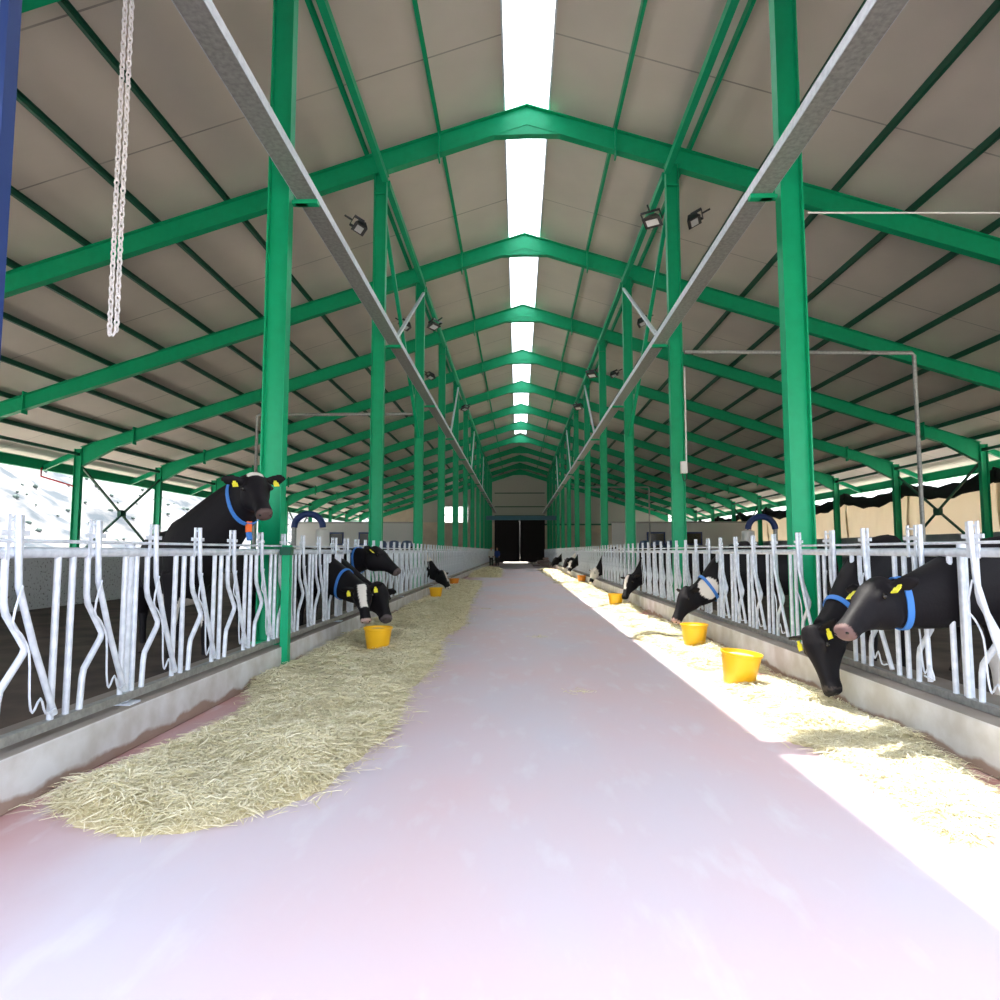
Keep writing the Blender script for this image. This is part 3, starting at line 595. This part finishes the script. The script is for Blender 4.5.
# ================================================================= HAY
def hay(name, label, seedv, xl, xr, y0, y1, hgt, dens, cov, clump=1.3):
    """xl, xr: functions of y giving the bed's edges; dens(y) strands per m2; cov(x,y) 0..1"""
    def hfun(x, y):
        a, b = xl(y), xr(y); w = .22
        e = min(1, max(0, (x-a)/w))*min(1, max(0, (b-x)/w)) if b > a else 0
        e *= min(1, max(0, (y-y0)/.4))*min(1, max(0, (y1-y)/1.0))
        n_ = .55+.8*noise.noise(Vector((x*clump*1.6, y*clump, seedv)))+.3*noise.noise(Vector((x*6, y*6, seedv)))
        return e*max(0, n_)*hgt*cov(x, y)
    XA, XB = -2.82, 3.03
    V, F, idx = [], [], {}
    nx = 26; y = y0; ys = []
    while y < y1: ys.append(y); y += .05 + max(0, (y-6))*.012
    ax_ = min(xl(y) for y in ys); bx_ = max(xr(y) for y in ys)
    for j, yy in enumerate(ys):
        for i in range(nx+1):
            x = ax_+(bx_-ax_)*i/nx; h = hfun(x, yy); V.append((x, yy, h-.012 if h < .01 else h))
    for j in range(len(ys)-1):
        for i in range(nx):
            q = (j*(nx+1)+i, j*(nx+1)+i+1, (j+1)*(nx+1)+i+1, (j+1)*(nx+1)+i)
            if max(V[t][2] for t in q) > .008: F.append(q)
    M = MB(); M.add(V, F); root = M.build(name, STRAWB, smooth=True)
    tag(root, label, 'hay', kind='stuff')
    P, Fs = [], []
    yy = y0
    while yy < y1:
        dy = .5 + yy*.02
        nn = int(dens(yy)*(bx_-ax_+.3)*dy)
        for _ in range(nn):
            x = random.uniform(ax_-.1, bx_+.15); y = yy+random.uniform(0, dy)
            h = hfun(x, y)
            if h < .012 and not (random.random() < .10 and hfun(max(ax_, min(bx_, x+random.uniform(-.25,.25))), y) > .012): continue
            if x < XA+.03 or x > XB-.03: continue
            L = random.uniform(.05, .15)*(1+y*.02); a = random.uniform(0, 2*math.pi); w = random.uniform(.0009, .0022)*(1+y*.14)
            dz = random.uniform(-.25, .35)*min(1, h/.03+.1); up_ = random.uniform(.004, .02)
            c_ = math.cos(a); s_ = math.sin(a); k = random.uniform(-.3, .3)
            p0 = Vector((x, y, h+up_)); p1 = p0+Vector((c_*L*.5, s_*L*.5, dz*L*.5+.006)); p2 = p1+Vector(((c_-s_*k)*L*.5, (s_+c_*k)*L*.5, -abs(dz)*L*.4))
            for p in (p0, p1, p2): 
                p.x = min(max(p.x, XA), XB); p.z = max(p.z, .003)
            sd = Vector((-s_, c_, random.uniform(-.6,.6))).normalized()*w
            o_ = len(P); P += [p0-sd, p0+sd, p1-sd, p1+sd, p2-sd*.6, p2+sd*.6]; Fs += [(o_,o_+1,o_+3,o_+2),(o_+2,o_+3,o_+5,o_+4)]
        yy += dy
    me = D.meshes.new('straw_strands'); me.from_pydata([tuple(p) for p in P], [], Fs); me.materials.append(STRAW)
    o = D.objects.new('straw_strands', me); COL.objects.link(o); o.parent = root; o['kind'] = 'stuff'
    return root
def interp(tb):
    xs = [a for a, _ in tb]; ys_ = [b for _, b in tb]
    return lambda y: float(np.interp(y, xs, ys_))
hay('hay_bed', 'pale hay spread along the left curb in front of the headlocks', 1.7,
    interp([(3.3,-1.9),(3.5,-2.35),(3.8,-2.72),(4.1,-2.72),(4.7,-2.5),(5.4,-2.4),(6.2,-2.5),(7.0,-2.88),(60,-2.9)]),
    interp([(3.3,-1.9),(3.55,-1.5),(4,-1.2),(5.3,-1.0),(6.8,-1.1),(8.6,-1.05),(10.6,-1.25),(12.9,-1.05),(15.7,-1.2),(19,-1.35),(28,-1.6),(32,-1.7)]),
    3.25, 31, .15, lambda y: 8500 if y < 6 else max(300, 8500*(6/y)**1.6), lambda x, y: 1.0)
hay('hay_pile', 'greenish hay pile far along the left side of the aisle', 4.2, lambda y: -2.8, lambda y: -.95-.02*(y-36), 36, 50, .28, lambda y: 260, lambda x, y: 1.0)
hay('hay_bed', 'sunlit hay strewn along the right curb below the feeding cows', 9.3,
    interp([(3,2.0),(4.6,2.25),(5.1,2.0),(6.5,2.15),(10,2.1),(11,1.9),(16,2.05),(22,1.9),(30,1.7),(50,1.5)]), lambda y: 3.06,
    3.3, 52, .13, lambda y: 7000 if y < 6 else max(300, 7000*(6/y)**1.6),
    lambda x, y: min(1, max(0, .35 + .5*(x-2.3) + 1.1*noise.noise(Vector((x*1.2, y*.7, 5))) + (.5 if 5.0 < y < 6.2 else 0))))
# small wisps out on the concrete
for i, (x, y) in enumerate(((.62,6.85),(-.85,16.5),(.35,11.2))):
    M = MB()
    for _ in range(40):
        a = random.uniform(0, 6.28); px, py = x+random.gauss(0,.09), y+random.gauss(0,.07); L = random.uniform(.03,.08)
        M.bar((px,py,.004),(px+math.cos(a)*L,py+math.sin(a)*L,.01),.004,.002)
    tag(M.build('straw_wisp', STRAW), ['small wisp of straw on bare concrete, nearest the camera', 'straw wisp on the concrete far along the left of the aisle','straw wisp in the middle of the aisle'][i], 'straw', kind='stuff')
# ================================================================= FLOODLIGHTS
def floodlight():
    r = empty('floodlight', (0,0,0))
    M = MB(); M.loft([[Vector((-.07,-.09,-.07)),Vector((.07,-.09,-.07)),Vector((.07,-.09,.07)),Vector((-.07,-.09,.07))],[Vector((-.2,.1,-.15)),Vector((.2,.1,-.15)),Vector((.2,.1,.15)),Vector((-.2,.1,.15))]]); M.build('housing', BLACK, r)
    MB().box(-.13,.13,.1,.112,-.08,.08).build('lens', GLASS, r)
    MB().box(-.215,-.2,-.03,.03,-.02,.22).box(.2,.215,-.03,.03,-.02,.22).box(-.215,.215,-.03,.03,.205,.22).bar((0,0,.22),(0,-.0,.4),.03,.03).build('yoke', BLACK, r)
    return r
fp = None
for (x, y, z, rz, tx_, lab) in ((CL-.42,14.0,8.75,R(120)  ,-68,'black floodlight on the outer side of the second left column'),
    (CL-.42,20.0,8.6,R(120)  ,-68,'black floodlight on the outer side of the third left column'),
    (CL+.42,20.0,8.6,R(-120)  ,-68,'black floodlight on the aisle side of the third left column'),
    (CL-.42,26.0,8.6,R(120)  ,-68,'black floodlight on the fourth left column'),
    (CL+.42,32.0,8.6,R(-120)  ,-68,'black floodlight on the fifth left column'),
    (CR-.45,13.9,8.75,R(150)  ,-68,'black floodlight on the aisle side of the second right column'),
    (CR+.42,13.9,8.75,R(-110)  ,-68,'black floodlight on the outer side of the second right column'),
    (CR+.42,19.9,8.6,R(-110)  ,-68,'black floodlight on the third right column'),
    (CR-.42,25.9,8.6,R(150)  ,-68,'black floodlight on the aisle side of the fourth right column'),
    (CR+.42,25.9,8.6,R(-110)  ,-68,'black floodlight on the outer side of the fourth right column'),
    (CR-.42,31.9,8.6,R(150)  ,-68,'black floodlight on the fifth right column')):
    if fp is None: fp = floodlight(); o = fp
    else: o = copy_tree(fp)
    o.location = (x, y, z); o.rotation_euler = (R(tx_), 0, rz); tag(o, lab, 'floodlight', 'floodlights high on the columns')
# ================================================================= PIPES AND SMALL FITTINGS
def pipe(pts, r_, m, name, label, cat='pipe'):
    o = MB().tube(pts, r_, 8).build(name, m, None, True); tag(o, label, cat); return o
pipe([(CR+.2,14,5.78),(8.5,14,5.72),(8.56,14,5.66),(8.56,14,.13)], .045, GALVD, 'water_pipe', 'thin grey pipe running out from the second right column and down to the pen')
pipe([(CL-.2,20.1,5.75),(-8.2,20.1,5.75),(-8.25,20.1,5.7),(-8.25,20.1,.13)], .05, GALVD, 'water_pipe', 'thin grey pipe running out from the third left column and down to the pen')
pipe([(CR+.2,44,5.75),(8.8,44,5.75),(8.85,44,5.7),(8.85,44,.13)], .05, GALVD, 'water_pipe', 'thin grey pipe far back in the right pen')
pipe([(-19.5,25.9,4.85),(-19.5,25.9,4.5),(-18.2,26.0,4.1)], .035, RED, 'red_pipe', 'thin red pipe hanging below the left roof edge beside the first visible eave post')
pipe([(CR+.2,7.95,5.68),(9.6,8.2,5.72)], .012, WHITE, 'cable', 'thin pale cable running right from the nearest right column', 'cable')
r = empty('junction_box', (CR+.10, 13.88, 3.1)); MB().box(-.07,.07,-.04,.04,0,.26).build('box_body', WHITE, r, bevel=.01)
MB().tube(smooth_path([(.05,0,.0),(.05,0,-.12),(0,0,-.16),(-.03,0,-.05),(-.03,0,0)],4), .01, 6).build('cable_loop', BLACK, r, True); MB().tube([(.06,0,.1),(.06,0,2.3)], .018, 8).build('conduit', WHITE, r, True)
tag(r, 'small white junction box with a cable loop on the second right column', 'junction box')
# hanging chain, made of links
def chain(x, y, z0, z1, name, label):
    M = MB(); z = z0; k = 0
    while z < z1:
        for off in (0, ):
            pts = []
            for q in range(8):
                a = 2*math.pi*q/8; u = .017*math.cos(a); v = .033*math.sin(a)
                pts.append((x+(u if k % 2 else 0)+off, y+(0 if k % 2 else u), z+v))
            M.tube(pts, .008, 5, closed=True)
        z += .05; k += 1
    for z_ in (0,): pass
    return M
r = empty('hanging_chain', (-3.27, 5.0, 3.20))
c1 = chain(.0, 0, 0, 6.85, '', ''); c1.build('chain_strand', ROPE, r, True)
c2 = chain(.055, 0, .03, 6.85, '', ''); c2.build('chain_strand', ROPE, r, True)
c3 = MB().tube(smooth_path([(0,0,0),(.0275,0,-.03),(.055,0,.03)],3), .01, 6); c3.build('chain_loop', ROPE, r, True)
tag(r, 'doubled white chain hanging from the roof at the upper left', 'chain')
# door edge at the left of the frame
r = empty('sliding_door', (-3.10, 3.66, 0)); MB().box(-.6,-.065,-.03,.03,.33,6.2).build('door_leaf', mat('pink_white_sheet',(.75,.38,.45),.5), r)
MB().box(-.065,-.035,-.04,.04,.33,6.2).build('inner_strip', mat('pale_blue_strip',(.45,.6,.75),.5), r); MB().box(-.035,.02,-.05,.05,.31,6.25).build('edge_frame', NAVY, r)
tag(r, 'tall door leaf edge with navy frame at the far left of the picture', 'door')
# blue arched cow brushes
def brush(x, y, flip, label):
    r = empty('cow_brush', (x, y, .13)); pts = []
    MB().tube([(0,0,0),(0,0,2.1)], .07, 12).build('brush_post', GALVD, r, True)
    MB().tube([(flip*.9*(1-math.cos(R(a)))*.5, 0, 2.05+.42*math.sin(R(a))) for a in range(0, 181, 15)], .1, 12).build('brush_arm', NAVY, r, True)
    MB().lathe((flip*.9,0,1.2), [(.05,0),(.2,.03),(.22,.4),(.2,.78),(.05,.82)], 20, True, True).build('brush_roller', WHITE, r, True)
    tag(r, label, 'cow brush', 'cow brushes in the pens')
brush(-6.95, 20, 1, 'blue arched cow brush standing in the left pen behind the nearest column')
brush(8.6, 22, -1, 'blue arched cow brush standing in the right pen')
# parlour buildings across the pens
def parlour(x0, x1, y, h, label):
    r = empty('parlour_wall', ((x0+x1)/2, y, 0)); w = (x1-x0)/2
    MB().box(-w, w, 0, .25, .0, h).build('wall_panel', WHITE, r)
    for c_ in (-.35*w, .2*w):
        wn_ = MB().box(c_-.7, c_+.7, -.05, -.01, 1.9, 2.9).build('window', NAVY, r)
        MB().box(c_-.6, c_+.6, -.07, -.052, 2.0, 2.8).build('pane', EYE, wn_)
    MB().box(-w, w, -.1, .35, h, h+.1).build('coping', GALVD, r)
    tag(r, label, 'wall')
parlour(-17.2, -7.9, 50, 3.6, 'low white parlour wall with two dark windows across the back of the left pen')
parlour(7.2, 17.4, 50, 3.6, 'low white parlour wall with two dark windows across the back of the right pen')
# blue machines before those walls
def tank(x, y, label):
    r = empty('feed_machine', (x, y, .13))
    for dx in (-.9, 0, .9): M = MB(); M.lathe((dx,0,.5), [(.1,0),(.42,.15),(.45,1.2),(.3,1.5),(.1,1.55)], 16, True, True); M.build('tank_body', mat('slate_blue',(.08,.13,.25),.5), r, True)
    MB().box(-1.5,1.5,-.5,.5,.35,.5).box(-1.4,-1.3,-.4,.4,0,.36).box(1.3,1.4,-.4,.4,0,.36).build('machine_frame', GALV, r); tag(r, label, 'machine')
tank(-8.6, 45, 'slate-blue machine in front of the left parlour wall'); tank(9.6, 45, 'slate-blue machine in front of the right parlour wall'); 
# ================================================================= RIGHT SIDE CURTAINS
for i in range(1, 12):
    ya1, yb1 = YC[i]+.1, YC[i+1]-.1; x = EAVE_R+.62; top = zr(x)-.95
    ya1 -= .1; yb1 += .1; r = empty('side_curtain', (x+.06*(i%2), ya1, 0)); L = yb1-ya1+.25; nx = 24; V = []; F = []
    for j in range(8):
        for k in range(nx+1):
            u = k/nx; sag = .45*math.sin(math.pi*u)
            z = 1.9+(top-sag*.6-1.9)*j/7; V.append((.05*math.sin(u*21+j)+.03*math.sin(u*50), u*L, z))
    for j in range(7):
        for k in range(nx): F.append((j*(nx+1)+k, j*(nx+1)+k+1, (j+1)*(nx+1)+k+1, (j+1)*(nx+1)+k))
    M = MB(); M.add(V, F); sh = M.build('curtain_sheet', TARP, r, True); so_ = sh.modifiers.new('thick','SOLIDIFY'); so_.thickness = .004
    M = MB(); M.loft([ring((-.12, u*L/12, top-.42*math.sin(math.pi*u/12)-.1), (0,1,0), (0,0,1), .10, .30+.06*math.sin(u*1.9+i), 12, 2) for u in range(13)])
    M.build('rolled_shade_cloth', SHADE, r, True)
    tag(r, f'beige tarpaulin side curtain with sagging black roll, {ORD[i-1]} bay of the right side', 'curtain', 'right side curtains')
# ================================================================= PEOPLE AND SACKS AT THE FAR END
SKIN = mat('skin', (.5,.3,.2), .6)
def person(x, y, rz, shirt, trousers, label):
    r = empty('person', (x, y, 0), rz)
    M = MB(); M.loft([ring((0,0,z),(0,0,1),(0,1,0),a,b,16,2.2) for z,a,b in ((.86,.15,.11),(.95,.17,.12),(1.1,.15,.11),(1.3,.18,.13),(1.42,.19,.11),(1.48,.09,.07),(1.53,.055,.055),(1.6,.05,.055))])
    M.loft([ring((0,0.01,z),(0,0,1),(0,1,0),a,b,16,2) for z,a,b in ((1.54,.03,.03),(1.57,.06,.07),(1.65,.075,.095),(1.72,.075,.09),(1.77,.04,.05))])
    for e in (-1, 1):
        M.tube([(e*.09,0,.92),(e*.1,0,.5),(e*.1,0,.1),(e*.1,.02,.04)], [.09,.065,.042,.045], 12); M.tube([(e*.1,-.03,.04),(e*.1,.16,.035)], [.045,.035], 10)
        M.tube([(e*.19,0,1.4),(e*.24,.02,1.12),(e*.22,.14,.92)], [.055,.042,.032], 10)
        M.tube([(e*.22,.14,.92),(e*.21,.2,.86)], [.035,.03], 8)
        for f in range(5): M.tube([(e*(.19+.012*f),.19,.865),(e*(.19+.012*f),.25-.01*abs(f-2),.83)], [.009,.007], 6)
    tmp = M.build('tmp', None); rm = tmp.modifiers.new('r','REMESH'); rm.mode = 'VOXEL'; rm.voxel_size = .012
    dg = bpy.context.evaluated_depsgraph_get(); me = D.meshes.new_from_object(tmp.evaluated_get(dg)); D.objects.remove(tmp); me.materials.clear(); me.materials.append(SKIN)
    me.polygons.foreach_set('use_smooth', [True]*len(me.polygons)); b = D.objects.new('body', me); COL.objects.link(b); b.parent = r
    c_ = MB(); c_.loft([ring((0,0,z),(0,0,1),(0,1,0),a,b_,16,2.2) for z,a,b_ in ((.84,.18,.14),(1.1,.165,.125),(1.3,.195,.145),(1.43,.2,.125),(1.49,.1,.085))])
    for e in (-1, 1): c_.tube([(e*.18,0,1.41),(e*.24,.02,1.14),(e*.225,.12,.96)], [.07,.055,.048], 12)
    c_.build('shirt', shirt, r, True)
    c_ = MB()
    for e in (-1, 1): c_.tube([(e*.085,0,.96),(e*.1,0,.5),(e*.1,0,.08)], [.115,.085,.07], 12)
    c_.build('trousers', trousers, r, True)
    MB().loft([ring((0,-.01,z),(0,0,1),(0,1,0),a,b_,14,2) for z,a,b_ in ((1.67,.082,.085),(1.73,.085,.1),(1.79,.04,.05))]).build('hair', BLACK, r, True)
    tag(r, label, 'person')
person(-2.55, 62, R(180), WHITE, BLACK, 'person in a white shirt standing at the far left end of the aisle')
person(-2.0, 62.4, R(170), mat('blue_cloth',(.03,.07,.3),.8), BLACK, 'person in dark blue clothes beside the white-shirted one at the far end')
r = empty('feed_sacks', (2.2, 62, 0))
SK = mat('sackcloth', (.36,.28,.27), .9)
for i, (dx, dz, k) in enumerate(((-.45,.16,1),(.35,.16,1),(-.05,.45,.9),(.45,.48,.8),(.42,.74,.7))):
    M = MB(); M.loft([ring((dx+u*.38*k,0,dz),(1,0,0),(0,0,1),a*.3*k,a*.16*k,14,2.4) for u,a in ((-1.05,.3),(-.9,.85),(-.4,1),(.4,1),(.9,.85),(1.05,.3))])
    s_ = M.build('feed_sack', SK, None, True); s_.location = (2.2, 62, .0); tag(s_, ['grey-pink sack at the bottom left of the heap by the far door','grey-pink sack at the bottom right of the heap by the far door','grey-pink sack resting in the middle of the far heap','smaller sack second from the top of the far heap','smallest sack on top of the far heap'][i], 'sack', 'sacks heaped at the far end')
D.objects.remove(r)
